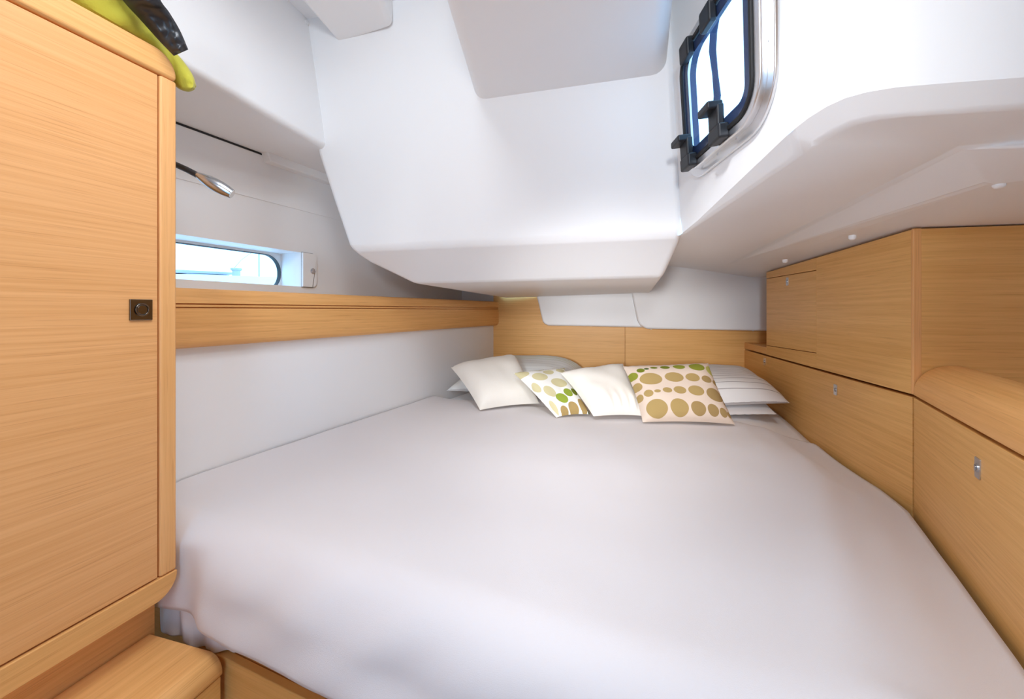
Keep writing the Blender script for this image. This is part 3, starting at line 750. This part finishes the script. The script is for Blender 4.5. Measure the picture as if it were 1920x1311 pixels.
# ------------------------------------------------------------------ clothes on top of the locker
YEL = mat('lime_yellow_fabric', (.46, .415, .045), .85, spec=.2, bump=.4, bscale=260, sheen=.2)
LEA = mat('black_leather', (.018, .019, .022), .33, spec=.5, bump=.12, bscale=90)
def lofted(name, low, high, m, bulge, seed, lab, cat, n=14, **k):
    """cloth laid between two edge lines given as (x, y, depth)"""
    lowp = [W(*a) for a in low]; highp = [W(*a) for a in high]
    def at(P, t):
        f = t * (len(P) - 1); i = min(int(f), len(P) - 2); fr = f - i
        p0, p1, p2, p3 = P[max(i - 1, 0)], P[i], P[i + 1], P[min(i + 2, len(P) - 1)]
        return .5 * ((2 * p1) + (p2 - p0) * fr + (2 * p0 - 5 * p1 + 4 * p2 - p3) * fr ** 2 + (3 * p1 - p0 - 3 * p2 + p3) * fr ** 3)
    ns = 60; vs, fs = [], []
    for sd in (1, -1):
        for i in range(ns + 1):
            t = i / ns; a, b_ = at(lowp, t), at(highp, t)
            for j in range(n + 1):
                v = j / n; p = a.lerp(b_, v); c = (CAMP - p).normalized()
                h = bulge * math.sqrt(max(0, 1 - (2 * v - 1) ** 2)) * (sm(t * 12) * sm((1 - t) * 9) * .85 + .15)
                wr_ = (.007 + bulge * .25) * noise.noise(Vector((t * 9 + seed, v * 2.2, seed))) * math.sin(math.pi * v)
                vs.append(p + c * (h * sd + wr_))
    K = (ns + 1) * (n + 1)
    for sd in (0, 1):
        for i in range(ns):
            for j in range(n):
                a = sd * K + i * (n + 1) + j; f = [a, a + 1, a + n + 2, a + n + 1]
                fs.append(f if sd == 0 else f[::-1])
    me = mesh(name, vs, fs)
    bm = bmesh.new(); bm.from_mesh(me); bmesh.ops.remove_doubles(bm, verts=bm.verts, dist=.0005)
    bmesh.ops.recalc_face_normals(bm, faces=bm.faces); bm.to_mesh(me); bm.free()
    return link(name, me, m, None, label=lab, cat=cat, **k)
lofted('yellow_jacket', [(60, -50, .80), (150, 12, .845), (220, 52, .89), (272, 82, .94), (312, 122, .985), (328, 160, 1.00), (350, 172, 1.01), (364, 169, 1.015)],
       [(190, -120, .87), (235, -55, .90), (268, -8, .925), (292, 40, .95), (318, 84, .98), (345, 116, 1.00), (362, 142, 1.01), (368, 162, 1.015)], YEL, .022, 3,
       'crumpled lime yellow jacket lying on top of the locker', 'jacket')
lofted('black_trousers', [(190, -60, .85), (228, -2, .87), (262, 36, .90), (298, 76, .925), (326, 105, .94)],
       [(275, -70, .85), (299, -4, .87), (318, 24, .90), (338, 58, .925), (353, 93, .94)], LEA, .015, 9,
       'black leather garment leg draped over the yellow jacket', 'clothing')

# ------------------------------------------------------------------ outside
WATER = mat('pale_harbour_water', (.6, .6, .58), .3)
link('harbour_water', mesh('harbour_water', [(-80, -60, .55), (-2.6, -60, .55), (-2.6, 80, .55), (-80, 80, .55)], [[0, 1, 2, 3]]), WATER, None,
     label='pale water outside the hull window', kind='stuff')
HM = mat('pale_boat_hull', (.75, .75, .75), .5); BM_ = mat('pale_blue_band', (.40, .44, .52), .6)
nb = empty('neighbouring_boat', W(330, 520, 6.5), 0, label='pale hull of the boat moored alongside', cat='boat')
dx = Vector((-1.2, .6, 0))
def wall_of(px0, y0a, y0b, px1, y1a, y1b, d0, d1):
    a = [W(px0, y0a, d0), W(px1, y1a, d1), W(px1, y1b, d1), W(px0, y0b, d0)]
    return prism('q', a, [v + dx for v in a])
link('hull', wall_of(60, 506, 640, 640, 523, 640, 4.5, 9.0), HM, nb)
link('rubbing_strake', wall_of(60, 492, 502, 436, 511, 515, 4.46, 7.2), BM_, nb)
link('rail', wall_of(350, 513, 514.5, 430, 516, 517.5, 6.2, 7.0), BM_, nb)
c_ = W(443, 529, 7.0); up_ = Vector((0, 0, 1))
link('stern_bollard', tube('stern_bollard', [c_, c_ + up_ * .04, c_ + up_ * .06, c_ + up_ * .18, c_ + up_ * .20, c_ + up_ * .225], [.10, .10, .058, .056, .082, .082], 20), BM_, nb)
link('wire', tube('wire', [W(439, 503, 7.0), W(452, 488, 7.0), W(468, 476, 7.0), W(486, 470, 7.0), W(520, 466, 7.0)], .004, 8), BM_, nb)
link('mast', tube('mast', [W(486, 560, 9), W(485, 380, 9)], .014, 10), BM_, nb)
STRAP = mat('navy_webbing', (.03, .04, .09), .7)
sp = [dp(x, y, -.09) for x, y in ((1352, -40), (1345, 20), (1338, 60), (1336, 95), (1341, 140), (1345, 180), (1341, 215), (1338, 250), (1340, 300))]
link('cockpit_strap', tube('cockpit_strap', sp, .010, 10, flat=.5), STRAP, None, label='dark navy strap hanging outside the cockpit portlight', cat='strap')
